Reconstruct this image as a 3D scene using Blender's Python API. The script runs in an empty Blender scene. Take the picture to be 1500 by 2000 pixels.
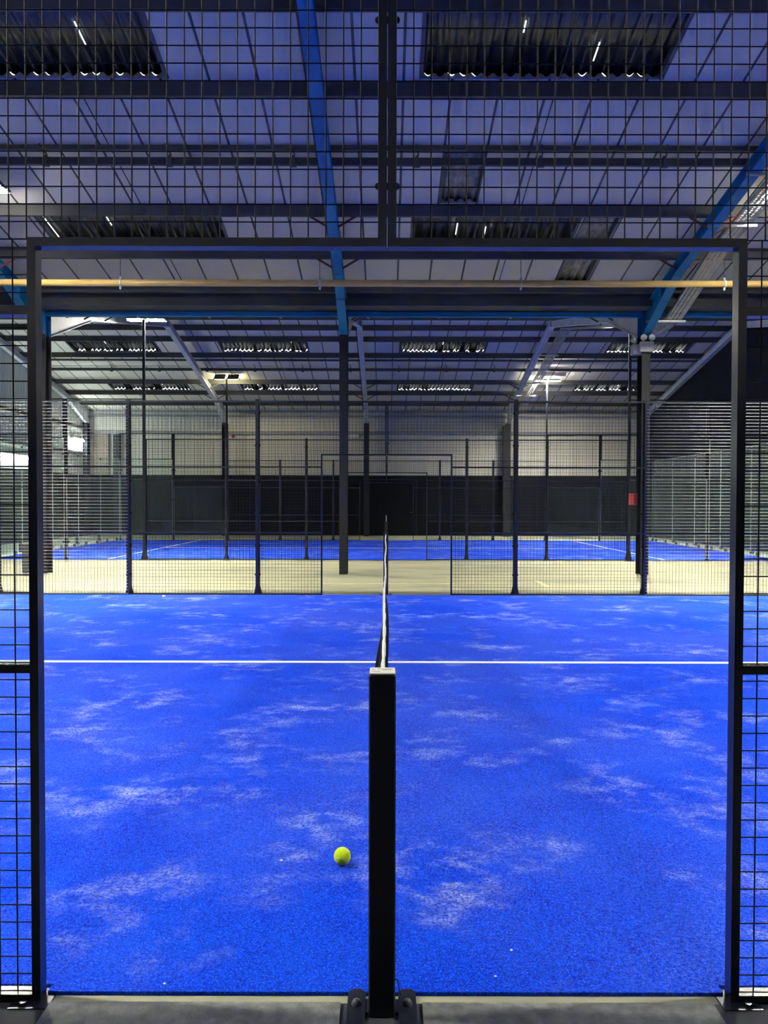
import bpy, math, random
from mathutils import Vector, Matrix
random.seed(7)
S = bpy.context.scene
C = S.collection
PI = math.pi
COL_X = [-12.86, -6.86, -0.86, 5.14, 11.14]
XL, XR = -12.86, 11.14
Y_FRONT, Y_BACK = -2.3, 34.3
ORD = ['first', 'second', 'third', 'fourth', 'fifth', 'sixth', 'seventh', 'eighth', 'ninth', 'tenth', 'eleventh', 'twelfth']

# ------------------------------------------------------------------ mesh helper
class MB:
    def __init__(s):
        s.v = []; s.f = []; s.smooth = False
    def box(s, x0, x1, y0, y1, z0, z1):
        n = len(s.v)
        s.v += [(x0,y0,z0),(x1,y0,z0),(x1,y1,z0),(x0,y1,z0),(x0,y0,z1),(x1,y0,z1),(x1,y1,z1),(x0,y1,z1)]
        for q in ((0,3,2,1),(4,5,6,7),(0,1,5,4),(1,2,6,5),(2,3,7,6),(3,0,4,7)):
            s.f.append(tuple(n+i for i in q))
        return s
    def cbox(s, x0, x1, y0, y1, z0, z1, c):
        """box with chamfered vertical and horizontal edges (all 12)"""
        n = len(s.v)
        def ring(z, i):
            return [(x0+i+c,y0+i,z),(x1-i-c,y0+i,z),(x1-i,y0+i+c,z),(x1-i,y1-i-c,z),(x1-i-c,y1-i,z),(x0+i+c,y1-i,z),(x0+i,y1-i-c,z),(x0+i,y0+i+c,z)]
        rs = [ring(z0, c), ring(z0+c, 0), ring(z1-c, 0), ring(z1, c)]
        for r in rs: s.v += r
        for k in range(3):
            for i in range(8):
                j = (i+1) % 8
                s.f.append((n+k*8+i, n+k*8+j, n+k*8+8+j, n+k*8+8+i))
        s.f.append(tuple(n+i for i in reversed(range(8))))
        s.f.append(tuple(n+24+i for i in range(8)))
        return s
    def tube(s, pts, r, sides=8, cap=True, r2=None):
        pts = [Vector(p) for p in pts]
        n = len(s.v); k = len(pts)
        up = Vector((0,0,1))
        for i, p in enumerate(pts):
            a = pts[max(i-1,0)]; b = pts[min(i+1,k-1)]
            t = (b-a).normalized()
            u = t.cross(up)
            if u.length < 1e-3: u = t.cross(Vector((0,1,0)))
            u.normalize(); w = u.cross(t).normalized()
            rr = r if r2 is None else r + (r2-r)*i/(k-1)
            for j in range(sides):
                ang = 2*PI*(j+.5)/sides
                s.v.append(tuple(p + u*rr*math.cos(ang) + w*rr*math.sin(ang)))
        for i in range(k-1):
            for j in range(sides):
                j2 = (j+1) % sides
                s.f.append((n+i*sides+j, n+i*sides+j2, n+(i+1)*sides+j2, n+(i+1)*sides+j))
        if cap:
            s.f.append(tuple(n+j for j in reversed(range(sides))))
            s.f.append(tuple(n+(k-1)*sides+j for j in range(sides)))
        return s
    def bar(s, p, q, w, h):
        """rectangular bar from p to q, w across, h in the other direction"""
        p = Vector(p); q = Vector(q); t = (q-p).normalized()
        u = t.cross(Vector((0,0,1)))
        if u.length < 1e-3: u = Vector((1,0,0))
        u.normalize(); v = u.cross(t).normalized(); n = len(s.v)
        for c in (p, q):
            for a, b in ((-1,-1),(1,-1),(1,1),(-1,1)):
                s.v.append(tuple(c + u*a*w/2 + v*b*h/2))
        for f in ((0,1,2,3),(7,6,5,4),(0,4,5,1),(1,5,6,2),(2,6,7,3),(3,7,4,0)):
            s.f.append(tuple(n+i for i in f))
        return s
    def prism_x(s, poly, x0, x1):
        """extrude a polygon of (y,z) along x"""
        n = len(s.v); k = len(poly)
        for x in (x0, x1):
            for y, z in poly: s.v.append((x, y, z))
        for i in range(k):
            j = (i+1) % k
            s.f.append((n+i, n+j, n+k+j, n+k+i))
        s.f.append(tuple(n+i for i in reversed(range(k)))); s.f.append(tuple(n+k+i for i in range(k)))
        return s
    def prism_y(s, poly, y0, y1):
        n = len(s.v); k = len(poly)
        for y in (y0, y1):
            for x, z in poly: s.v.append((x, y, z))
        for i in range(k):
            j = (i+1) % k
            s.f.append((n+i, n+j, n+k+j, n+k+i))
        s.f.append(tuple(n+i for i in range(k))); s.f.append(tuple(n+k+i for i in reversed(range(k))))
        return s
    def sphere(s, c, r, seg=16, rings=10, sz=1.0):
        n = len(s.v)
        s.v.append((c[0], c[1], c[2]-r*sz))
        for i in range(1, rings):
            a = -PI/2 + PI*i/rings
            for j in range(seg):
                b = 2*PI*j/seg
                s.v.append((c[0]+r*math.cos(a)*math.cos(b), c[1]+r*math.cos(a)*math.sin(b), c[2]+r*math.sin(a)*sz))
        s.v.append((c[0], c[1], c[2]+r*sz))
        for j in range(seg):
            s.f.append((n, n+1+(j+1)%seg, n+1+j))
            for i in range(rings-2):
                a = n+1+i*seg
                s.f.append((a+j, a+(j+1)%seg, a+seg+(j+1)%seg, a+seg+j))
            s.f.append((n+1+(rings-2)*seg+j, n+1+(rings-2)*seg+(j+1)%seg, len(s.v)-1))
        return s
    def quad(s, a, b, c, d):
        n = len(s.v); s.v += [a,b,c,d]; s.f.append((n,n+1,n+2,n+3)); return s
    def build(s, name, m, parent=None, smooth=False):
        off = parent_loc(parent)
        me = bpy.data.meshes.new(name)
        me.from_pydata([(x-off[0], y-off[1], z-off[2]) for x,y,z in s.v], [], s.f)
        me.update()
        import bmesh
        bm = bmesh.new(); bm.from_mesh(me); bmesh.ops.recalc_face_normals(bm, faces=bm.faces); bm.to_mesh(me); bm.free()
        if smooth:
            me.polygons.foreach_set('use_smooth', [True]*len(me.polygons))
        me.materials.append(m)
        o = bpy.data.objects.new(name, me); C.objects.link(o)
        if parent: o.parent = parent
        return o

def parent_loc(p):
    v = Vector((0,0,0))
    while p:
        v += Vector(p.location); p = p.parent
    return v
def tag(o, label, cat, group=None, kind=None):
    o['label'] = label; o['category'] = cat
    if group: o['group'] = group
    if kind: o['kind'] = kind
    return o
def struct(o, label=None):
    o['kind'] = 'structure'
    if label: o['label'] = label
    return o
def thing(name, loc, label, cat, group=None):
    o = bpy.data.objects.new(name, None); C.objects.link(o)
    o.location = loc; o.empty_display_size = .1
    return tag(o, label, cat, group)
def dup(root, loc, label, group=None):
    r = root.copy(); C.objects.link(r); r.location = loc; r['label'] = label
    if group: r['group'] = group
    for ch in list(root.children):
        c = ch.copy(); C.objects.link(c); c.parent = r
        for g in list(ch.children):
            d = g.copy(); C.objects.link(d); d.parent = c
    return r

# ------------------------------------------------------------------ materials
def newmat(name):
    m = bpy.data.materials.new(name); m.use_nodes = True
    nt = m.node_tree; nt.nodes.clear()
    out = nt.nodes.new('ShaderNodeOutputMaterial')
    return m, nt, out
def N(nt, t, **kw):
    n = nt.nodes.new(t)
    for k, v in kw.items(): setattr(n, k, v)
    return n
def paint(name, col, rough=.5, metal=0., var=.15, scale=6., bump=0., bscale=60., spec=.5, coat=0.):
    m, nt, out = newmat(name)
    b = N(nt, 'ShaderNodeBsdfPrincipled'); nt.links.new(b.outputs[0], out.inputs[0])
    b.inputs['Roughness'].default_value = rough; b.inputs['Metallic'].default_value = metal
    b.inputs['Specular IOR Level'].default_value = spec; b.inputs['Coat Weight'].default_value = coat
    tc = N(nt, 'ShaderNodeTexCoord'); nz = N(nt, 'ShaderNodeTexNoise')
    nz.inputs['Scale'].default_value = scale; nz.inputs['Detail'].default_value = 5
    nt.links.new(tc.outputs['Object'], nz.inputs['Vector'])
    r = N(nt, 'ShaderNodeValToRGB')
    c0 = tuple(max(0, c*(1-var)) for c in col) + (1,); c1 = tuple(min(1, c*(1+var)) for c in col) + (1,)
    r.color_ramp.elements[0].color = c0; r.color_ramp.elements[0].position = .35
    r.color_ramp.elements[1].color = c1; r.color_ramp.elements[1].position = .65
    nt.links.new(nz.outputs['Fac'], r.inputs['Fac']); nt.links.new(r.outputs[0], b.inputs['Base Color'])
    if bump:
        n2 = N(nt, 'ShaderNodeTexNoise'); n2.inputs['Scale'].default_value = bscale
        bp = N(nt, 'ShaderNodeBump'); bp.inputs['Strength'].default_value = bump; bp.inputs['Distance'].default_value = .01
        nt.links.new(tc.outputs['Object'], n2.inputs['Vector'])
        nt.links.new(n2.outputs['Fac'], bp.inputs['Height']); nt.links.new(bp.outputs[0], b.inputs['Normal'])
    return m
def emit(name, col, strength):
    m, nt, out = newmat(name)
    e = N(nt, 'ShaderNodeEmission'); e.inputs[0].default_value = (*col, 1); e.inputs[1].default_value = strength
    nt.links.new(e.outputs[0], out.inputs[0]); return m
def beam(name, col, strength, p):
    """floodlight lens: brightest straight ahead, falling off towards the sides"""
    m, nt, out = newmat(name)
    e = N(nt, 'ShaderNodeEmission'); e.inputs[0].default_value = (*col, 1)
    g = N(nt, 'ShaderNodeNewGeometry'); d = N(nt, 'ShaderNodeVectorMath', operation='DOT_PRODUCT')
    nt.links.new(g.outputs['Normal'], d.inputs[0]); nt.links.new(g.outputs['Incoming'], d.inputs[1])
    pw = N(nt, 'ShaderNodeMath', operation='POWER'); ab = N(nt, 'ShaderNodeMath', operation='ABSOLUTE')
    nt.links.new(d.outputs['Value'], ab.inputs[0]); nt.links.new(ab.outputs[0], pw.inputs[0]); pw.inputs[1].default_value = p
    mu = N(nt, 'ShaderNodeMath', operation='MULTIPLY'); nt.links.new(pw.outputs[0], mu.inputs[0]); mu.inputs[1].default_value = strength
    nt.links.new(mu.outputs[0], e.inputs[1]); nt.links.new(e.outputs[0], out.inputs[0]); return m
def ramp(nt, fac, p0, p1, c0=(0,0,0,1), c1=(1,1,1,1)):
    r = N(nt, 'ShaderNodeValToRGB')
    r.color_ramp.elements[0].position = p0; r.color_ramp.elements[0].color = c0
    r.color_ramp.elements[1].position = p1; r.color_ramp.elements[1].color = c1
    nt.links.new(fac, r.inputs['Fac']); return r.outputs[0]
def noise(nt, vec, scale, detail=4, rough=.6, stretch=None, off=None):
    if stretch or off:
        mp = N(nt, 'ShaderNodeMapping')
        if stretch: mp.inputs['Scale'].default_value = stretch
        if off: mp.inputs['Location'].default_value = off
        nt.links.new(vec, mp.inputs['Vector']); vec = mp.outputs[0]
    n = N(nt, 'ShaderNodeTexNoise'); n.inputs['Scale'].default_value = scale
    n.inputs['Detail'].default_value = detail; n.inputs['Roughness'].default_value = rough
    nt.links.new(vec, n.inputs['Vector']); return n.outputs['Fac']
def mixc(nt, f, a, b):
    m = N(nt, 'ShaderNodeMix', data_type='RGBA')
    if isinstance(f, float): m.inputs[0].default_value = f
    else: nt.links.new(f, m.inputs[0])
    for i, c in ((6, a), (7, b)):
        if isinstance(c, tuple): m.inputs[i].default_value = (*c[:3], 1)
        else: nt.links.new(c, m.inputs[i])
    return m.outputs[2]
def math_(nt, op, a, b=None):
    m = N(nt, 'ShaderNodeMath', operation=op)
    for i, c in ((0, a), (1, b)):
        if c is None: continue
        if isinstance(c, (int, float)): m.inputs[i].default_value = c
        else: nt.links.new(c, m.inputs[i])
    return m.outputs[0]

def make_turf(name):
    m, nt, out = newmat(name)
    b = N(nt, 'ShaderNodeBsdfPrincipled'); nt.links.new(b.outputs[0], out.inputs[0])
    b.inputs['Roughness'].default_value = .9; b.inputs['Specular IOR Level'].default_value = .06
    tc = N(nt, 'ShaderNodeTexCoord'); P = tc.outputs['Object']
    fine = noise(nt, P, 130, 3, .7)
    mid = noise(nt, P, 2.2, 5, .6)
    blue = mixc(nt, ramp(nt, fine, .41, .60), BLUE0, BLUE1)
    blue = mixc(nt, math_(nt, 'MULTIPLY', ramp(nt, mid, .35, .75), .45), blue, BLUE2)
    # sand worked into the pile in drifting patches
    pa = noise(nt, P, 1.15, 7, .64, stretch=(1, 1.15, 1), off=(3.1, 1.7, 0))
    pb = noise(nt, P, 4.0, 6, .68, stretch=(1, 1.2, 1), off=(9.2, 4.2, 0))
    patch = math_(nt, 'MULTIPLY', ramp(nt, pa, .49, .68), ramp(nt, pb, .45, .65))
    grain = noise(nt, P, 70, 5, .85, off=(5, 5, 0))
    sand = math_(nt, 'MULTIPLY', patch, ramp(nt, grain, .42, .56))
    pc = noise(nt, P, .55, 4, .55, off=(2.2, 7.7, 0)); wide = math_(nt, 'MULTIPLY', ramp(nt, pc, .40, .62), ramp(nt, grain, .46, .60))
    sand = math_(nt, 'ADD', sand, math_(nt, 'MULTIPLY', wide, .12))
    col = mixc(nt, math_(nt, 'MULTIPLY', sand, .8), blue, SAND)
    # loose bright grains everywhere
    sp = noise(nt, P, 170, 2, .6, off=(1, 8, 0))
    col = mixc(nt, math_(nt, 'MULTIPLY', ramp(nt, sp, .60, .70), .6), col, (.30, .44, .98))
    nt.links.new(col, b.inputs['Base Color'])
    bp = N(nt, 'ShaderNodeBump'); bp.inputs['Strength'].default_value = .8; bp.inputs['Distance'].default_value = .012
    nt.links.new(fine, bp.inputs['Height']); nt.links.new(bp.outputs[0], b.inputs['Normal'])
    return m
BLUE0 = (.0004, .013, .48); BLUE1 = (.003, .082, .90); BLUE2 = (.008, .11, .92); SAND = (.72, .80, .97)

def make_floor():
    m, nt, out = newmat('concrete floor')
    b = N(nt, 'ShaderNodeBsdfPrincipled'); nt.links.new(b.outputs[0], out.inputs[0])
    b.inputs['Roughness'].default_value = .62; b.inputs['Specular IOR Level'].default_value = .3
    tc = N(nt, 'ShaderNodeTexCoord'); P = tc.outputs['Object']
    a = noise(nt, P, .5, 6, .6, stretch=(.5, 1.6, 1)); c = noise(nt, P, 2.0, 7, .7, stretch=(.35, 1.5, 1), off=(4, 0, 0)); d = noise(nt, P, 90, 3, .7)
    col = mixc(nt, ramp(nt, a, .38, .62), (.40, .385, .235), (.23, .25, .175))
    col = mixc(nt, math_(nt, 'MULTIPLY', ramp(nt, c, .42, .66), .7), col, (.47, .44, .27))
    col = mixc(nt, math_(nt, 'MULTIPLY', ramp(nt, d, .45, .7), .25), col, (.30, .29, .22))
    nt.links.new(col, b.inputs['Base Color'])
    bp = N(nt, 'ShaderNodeBump'); bp.inputs['Strength'].default_value = .15; bp.inputs['Distance'].default_value = .01
    nt.links.new(d, bp.inputs['Height']); nt.links.new(bp.outputs[0], b.inputs['Normal'])
    return m

def make_ceiling():
    m, nt, out = newmat('roof lining boards')
    b = N(nt, 'ShaderNodeBsdfPrincipled'); nt.links.new(b.outputs[0], out.inputs[0])
    b.inputs['Roughness'].default_value = .55; b.inputs['Specular IOR Level'].default_value = .3
    tc = N(nt, 'ShaderNodeTexCoord'); P = tc.outputs['Object']
    sx = N(nt, 'ShaderNodeSeparateXYZ'); nt.links.new(P, sx.inputs[0])
    u = math_(nt, 'DIVIDE', math_(nt, 'ADD', sx.outputs[0], 60.3 - .2 + .016), .603)
    fr = math_(nt, 'FRACT', u)
    joint = math_(nt, 'LESS_THAN', fr, .055)
    blot = noise(nt, P, .9, 5, .6)
    base = mixc(nt, ramp(nt, blot, .35, .7), (.97, .92, .78), (.88, .84, .73))
    # every board a touch different
    fl = math_(nt, 'FLOOR', u); wn = N(nt, 'ShaderNodeTexWhiteNoise', noise_dimensions='1D'); nt.links.new(fl, wn.inputs['W'])
    base = mixc(nt, math_(nt, 'MULTIPLY', wn.outputs['Value'], .16), base, (.5, .5, .5))
    col = mixc(nt, joint, base, (.055, .06, .07))
    nt.links.new(col, b.inputs['Base Color']); return m

def make_cladding(name, c0, c1, pitch, axis, bump=.6):
    m, nt, out = newmat(name)
    b = N(nt, 'ShaderNodeBsdfPrincipled'); nt.links.new(b.outputs[0], out.inputs[0])
    b.inputs['Roughness'].default_value = .8; b.inputs['Specular IOR Level'].default_value = .08
    tc = N(nt, 'ShaderNodeTexCoord'); P = tc.outputs['Object']
    sx = N(nt, 'ShaderNodeSeparateXYZ'); nt.links.new(P, sx.inputs[0])
    u = math_(nt, 'MULTIPLY', sx.outputs[axis], 2*PI/pitch)
    w = math_(nt, 'SINE', u)
    st = (1.2, 1.2, .15)
    n1 = noise(nt, P, 1.1, 6, .65, stretch=st)
    col = mixc(nt, ramp(nt, n1, .35, .68), c0, c1)
    nt.links.new(col, b.inputs['Base Color'])
    bp = N(nt, 'ShaderNodeBump'); bp.inputs['Strength'].default_value = bump; bp.inputs['Distance'].default_value = .03
    nt.links.new(w, bp.inputs['Height']); nt.links.new(bp.outputs[0], b.inputs['Normal'])
    return m

def make_glass():
    m, nt, out = newmat('tempered glass')
    t0 = N(nt, 'ShaderNodeBsdfTransparent'); t0.inputs[0].default_value = (.93, .97, .95, 1)
    df = N(nt, 'ShaderNodeBsdfDiffuse'); df.inputs[0].default_value = (.62, .72, .66, 1)
    tr = N(nt, 'ShaderNodeMixShader'); nt.links.new(t0.outputs[0], tr.inputs[1]); nt.links.new(df.outputs[0], tr.inputs[2])
    tc = N(nt, 'ShaderNodeTexCoord'); du = noise(nt, tc.outputs['Object'], 1.3, 5, .6, stretch=(1, 1, .4))
    nt.links.new(math_(nt, 'MULTIPLY', ramp(nt, du, .3, .7), .05), tr.inputs[0])   # dust film
    gl = N(nt, 'ShaderNodeBsdfGlossy'); gl.inputs['Roughness'].default_value = .02; gl.inputs[0].default_value = (.92, 1, .96, 1)
    fr = N(nt, 'ShaderNodeFresnel'); fr.inputs[0].default_value = 1.52
    geo = N(nt, 'ShaderNodeNewGeometry')
    mx = N(nt, 'ShaderNodeMixShader'); nt.links.new(math_(nt, 'MULTIPLY', fr.outputs[0], math_(nt, 'SUBTRACT', 1., geo.outputs['Backfacing'])), mx.inputs[0])
    nt.links.new(tr.outputs[0], mx.inputs[1]); nt.links.new(gl.outputs[0], mx.inputs[2])
    nt.links.new(mx.outputs[0], out.inputs[0]); return m

def make_brick():
    m, nt, out = newmat('brick')
    b = N(nt, 'ShaderNodeBsdfPrincipled'); nt.links.new(b.outputs[0], out.inputs[0]); b.inputs['Roughness'].default_value = .8
    tc = N(nt, 'ShaderNodeTexCoord'); mp = N(nt, 'ShaderNodeMapping'); mp.inputs['Rotation'].default_value = (PI/2, 0, 0)
    br = N(nt, 'ShaderNodeTexBrick'); br.inputs['Scale'].default_value = 4.4
    br.inputs['Color1'].default_value = (.26, .19, .13, 1); br.inputs['Color2'].default_value = (.19, .145, .10, 1); br.inputs['Mortar'].default_value = (.4, .38, .32, 1)
    nt.links.new(tc.outputs['Object'], mp.inputs[0]); nt.links.new(mp.outputs[0], br.inputs[0]); nt.links.new(br.outputs[0], b.inputs[0]); return m

def make_ball():
    m, nt, out = newmat('yellow felt')
    b = N(nt, 'ShaderNodeBsdfPrincipled'); nt.links.new(b.outputs[0], out.inputs[0])
    b.inputs['Roughness'].default_value = .9; b.inputs['Specular IOR Level'].default_value = .1
    b.inputs['Sheen Weight'].default_value = .6; b.inputs['Sheen Tint'].default_value = (.9, 1, .5, 1)
    tc = N(nt, 'ShaderNodeTexCoord'); f = noise(nt, tc.outputs['Object'], 900, 3, .7)
    nt.links.new(mixc(nt, ramp(nt, f, .35, .65), (.56, .78, .0), (.72, .93, .01)), b.inputs[0])
    bp = N(nt, 'ShaderNodeBump'); bp.inputs['Strength'].default_value = .6; bp.inputs['Distance'].default_value = .001
    nt.links.new(f, bp.inputs['Height']); nt.links.new(bp.outputs[0], b.inputs['Normal']); return m

M = dict(
    turf=make_turf('blue artificial turf'), floor=make_floor(), ceil=make_ceiling(),
    line=paint('white turf line', (.86,.88,.92), .8, var=.05, scale=30),
    frame=paint('black powder coat', (.010,.012,.020), .27, var=.2, scale=20, spec=.8),
    wire=paint('black coated wire', (.004,.005,.009), .5, var=.1, spec=.2),
    palewire=paint('pale cross wire', (.62,.62,.57), .4, metal=.2, var=.1),
    post=paint('black painted post', (.006,.008,.016), .4, var=.2, scale=10, spec=.45),
    column=paint('black column paint', (.009,.010,.014), .6, var=.2, scale=3, spec=.4),
    blue=paint('blue steel paint', (.003,.14,.38), .5, var=.12, scale=2.5, spec=.25),
    white=paint('white steel paint', (.72,.74,.78), .45, var=.08, scale=2.5),
    purlin=paint('dark grey purlin paint', (.054,.054,.050), .6, var=.15, scale=1.5, spec=.3),
    gutter=paint('dark grey gutter steel', (.046,.047,.045), .6, var=.15, scale=1.5, spec=.3),
    cable=paint('galvanised steel', (.42,.43,.42), .45, metal=.6, var=.15, scale=8),
    yellow=paint('yellow ochre pipe paint', (.62,.42,.13), .38, var=.1, scale=4),
    red=paint('red oxide steel', (.15,.028,.022), .6, var=.2),
    redsign=paint('red plastic', (.36,.035,.035), .5, var=.05),
    netwhite=paint('white net tape', (.80,.80,.72), .75, var=.12, scale=60, bump=.3, bscale=120),
    netblack=paint('black net cord', (.03,.032,.036), .7, var=.2),
    plastic=paint('white plastic', (.80,.79,.66), .45, var=.04),
    lens=paint('frosted lamp lens', (.62,.64,.64), .25, var=.04),
    darkplastic=paint('dark grey plastic', (.06,.065,.07), .5, var=.1),
    roofdark=paint('blacked out corrugated rooflight', (.016,.018,.018), .35, var=.5, scale=5, spec=.6),
    roofgrey=paint('grey corrugated sheet', (.24,.23,.21), .6, var=.35, scale=7),
    reveal=paint('dark board edge', (.05,.055,.06), .7),
    wallpale=make_cladding('pale ribbed cladding', (.82,.79,.68), (.68,.67,.60), .20, 0, .25),
    wallpale_side=make_cladding('pale ribbed side cladding', (.78,.82,.78), (.66,.72,.70), .20, 1, .5),
    wallblack=make_cladding('black wall panel', (.008,.009,.012), (.012,.013,.017), 1.2, 0, .05),
    wallblack_side=make_cladding('black side panel', (.006,.007,.010), (.010,.011,.014), 1.2, 1, .05),
    girt=paint('grey girt', (.30,.32,.36), .6), glass=make_glass(),
    glassedge=paint('glass edge', (.60,.63,.60), .3, var=.05), brick=make_brick(), ball=make_ball(),
    orange=paint('orange cable', (.75,.14,.03), .5), ink=paint('faded print', (.12,.12,.11), .8),
    seam=paint('pale felt seam', (.80,.85,.45), .8), pebble=paint('white grit', (.85,.85,.78), .7),
    lamp=beam('floodlight led panel', (1.0, .965, .83), 2300., 1.3),
    lampdim=emit('dimmed led panel', (1.0, .90, .52), 120.),  # set dimmer and yellower so the purlins beside it are lit less
    glowbar=emit('added bar glow', (.88, 1.0, .98), 170.),  # glow of the bars added along the left wall
    daylight=emit('daylight gap', (.95, .98, 1.0), 3.0),
    walkway=paint('dark grey walkway paint', (.045,.048,.055), .6, var=.2, scale=8),
    plate=paint('grey threshold plate', (.20,.21,.19), .5, var=.3, scale=25, bump=.3, bscale=200),
    kerb=paint('pale concrete kerb', (.70,.68,.58), .75, var=.12, scale=5),
    mark=paint('faded yellow floor paint', (.78,.68,.36), .7, var=.2, scale=3),
)

# ------------------------------------------------------------------ the setting
f = MB(); f.box(XL-.3, XR+.3, Y_FRONT-.2, Y_BACK+.2, -.2, 0)
struct(f.build('floor', M['floor']))
f = MB(); f.box(XL, XR, Y_FRONT, 2.246, 0, .003)
struct(f.build('floor', M['walkway']))  # thin darker grey layer over the floor in front of the fence
for s, nm in ((-1, 'left'), (1, 'right')):
    a, b = (-.957, -.128) if s < 0 else (.105, .935)
    f = MB(); f.prism_x([(1.75, .003), (2.242, .003), (2.242, .010), (2.232, .012), (1.80, .012)], a, b)
    tag(f.build('threshold_plate', M['plate']), 'scratched grey threshold plate on the floor %s of the near net post' % nm, 'threshold', 'threshold plates')

def sheet_z(d):   # height of the underside of the roof lining above depth d
    if d <= 6.95: return 7.28 - .2*(6.95-d)
    if d <= 15.9: return 7.28 - .2*(d-6.95)
    if d <= 24.85: return 5.49 + .2*(d-15.9)
    return 7.28 - .2*(d-24.85)

SKY = [  # x0, x1, d0, d1, kind  (openings in the lining)
    (-5.74, -2.70, 8.72, 9.93, 'dark'), (.39, 3.41, 8.72, 9.93, 'dark'),
    (-5.74, -2.70, 12.68, 13.90, 'dark'), (.39, 3.17, 12.68, 13.90, 'dark'),
    (3.20, 3.79, 12.68, 13.90, 'grey'), (3.17, 3.79, 14.0, 15.2, 'grey'), (.82, 1.42, 11.36, 12.58, 'grey'),
    (-10.9, -7.87, 26.56, 27.86, 'dark'), (-5.74, -2.70, 26.56, 27.86, 'dark'), (.42, 3.43, 26.56, 27.86, 'dark'), (7.6, 10.4, 26.56, 27.86, 'dark'),
    (-10.9, -7.8, 30.6, 31.76, 'dark'), (-5.74, -2.70, 30.6, 31.76, 'dark'), (.40, 3.40, 30.6, 31.76, 'dark'), (7.4, 9.9, 30.6, 31.76, 'dark')]
xs = sorted(set([XL, XR] + [s[0] for s in SKY] + [s[1] for s in SKY]))
ys = sorted(set([Y_FRONT, 6.95, 15.9, 24.85, Y_BACK] + [s[2] for s in SKY] + [s[3] for s in SKY]))
c = MB()
for i in range(len(xs)-1):
    for j in range(len(ys)-1):
        mx, my = (xs[i]+xs[i+1])/2, (ys[j]+ys[j+1])/2
        if any(s[0] < mx < s[1] and s[2] < my < s[3] for s in SKY): continue
        x0, x1, y0, y1 = xs[i], xs[i+1], ys[j], ys[j+1]
        c.quad((x0,y0,sheet_z(y0)), (x1,y0,sheet_z(y0)), (x1,y1,sheet_z(y1)), (x0,y1,sheet_z(y1)))
ce = c.build('ceiling', M['ceil']); struct(ce)
# outer roof sheet, above the lining
c = MB()
for a, b in ((Y_FRONT-.2, 6.95), (6.95, 15.9), (15.9, 24.85), (24.85, Y_BACK+.2)):
    c.prism_x([(a, sheet_z(a)+.22), (b, sheet_z(b)+.22), (b, sheet_z(b)+.30), (a, sheet_z(a)+.30)], XL-.3, XR+.3)
o = c.build('ceiling', M['reveal']); struct(o)

def walls():
    H = 2.57
    # back wall
    m = MB(); m.box(XL-.2, XR+.2, Y_BACK+.06, Y_BACK+.2, 0, 5.72); struct(m.build('wall_back', M['wallpale']))
    m = MB(); m.box(XL, XR, Y_BACK, Y_BACK+.06, 0, H)
    struct(m.build('trim_1', M['wallblack']))
    m = MB(); m.box(XL, XR, Y_BACK-.01, Y_BACK+.06, H, H+.035); struct(m.build('trim_2', M['gutter']))
    for k, (z, h) in enumerate(((4.36, .12), (5.32, .10), (5.10, .05))):
        m = MB(); m.box(XL, XR, Y_BACK-.06, Y_BACK+.06, z, z+h); struct(m.build('trim_%d' % (3+k), M['girt']))
    # panel seams and a door leaf in the black lower wall
    for k, x in enumerate((-8.3, -5.9, -3.5, 1.7, 4.1, 6.5)):
        m = MB(); m.box(x, x+.02, Y_BACK-.012, Y_BACK, .02, H); struct(m.build('trim_%d' % (8+k), M['column']))
    m = MB(); m.box(-.73, 1.25, Y_BACK-.03, Y_BACK, .0, 2.35); dr = struct(m.build('door_1', M['wallblack']))
    m = MB(); m.box(-.80, -.73, Y_BACK-.05, Y_BACK, 0, 2.45); m.box(1.25, 1.31, Y_BACK-.05, Y_BACK, 0, 2.45); m.box(-.8, 1.31, Y_BACK-.05, Y_BACK, 2.39, 2.45)
    m.build('door_frame', M['column'], dr)
    m = MB(); m.tube([(1.1, Y_BACK-.03, 1.0), (1.1, Y_BACK-.08, 1.0), (1.0, Y_BACK-.08, 1.0)], .012, 6); m.build('door_handle', M['darkplastic'], dr)
    # front wall (behind the viewer)
    m = MB(); m.box(XL-.2, XR+.2, Y_FRONT-.2, Y_FRONT, 0, 5.72); struct(m.build('wall_front', M['wallpale']))
    m = MB(); m.box(XL, XR, Y_FRONT, Y_FRONT+.05, 0, H); struct(m.build('trim_20', M['wallblack']))
    # side walls: gable polygons
    prof = [(Y_FRONT-.2, 0), (Y_BACK+.2, 0), (Y_BACK+.2, 5.55), (24.85, 7.46), (15.9, 5.66), (6.95, 7.46), (Y_FRONT-.2, 5.6)]
    m = MB(); m.prism_x(prof, XR, XR+.15); struct(m.build('wall_right', M['wallblack_side']))
    m = MB(); m.prism_x(prof, XL-.15, XL); struct(m.build('wall_left', M['wallpale_side']))
    m = MB(); m.box(XL, XL+.06, Y_FRONT+.05, Y_BACK, 0, H); struct(m.build('trim_21', M['wallblack_side']))
    for k, z in enumerate((3.40, 4.5)):
        m = MB(); m.box(XL, XL+.10, Y_FRONT+.05, Y_BACK-.06, z, z+.12); struct(m.build('trim_%d' % (22+k), M['purlin']))
walls()
# brick pier and wind posts by the far left corner
m = MB(); m.box(-12.6, -11.98, Y_BACK-.12, Y_BACK+.055, 2.61, 4.36)
tag(m.build('brick_pier', M['brick']), 'brown brick pier on the back wall beside the far left black column', 'pier')
m = MB(); m.box(-11.75, -11.5, Y_BACK-.16, Y_BACK-.1, 0, 4.34); m.box(-11.75, -11.5, Y_BACK-.10, Y_BACK-.06, 0, 4.34)
tag(m.build('wind_post', M['column']), 'black post on the back wall right of the brick pier', 'post')

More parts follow.
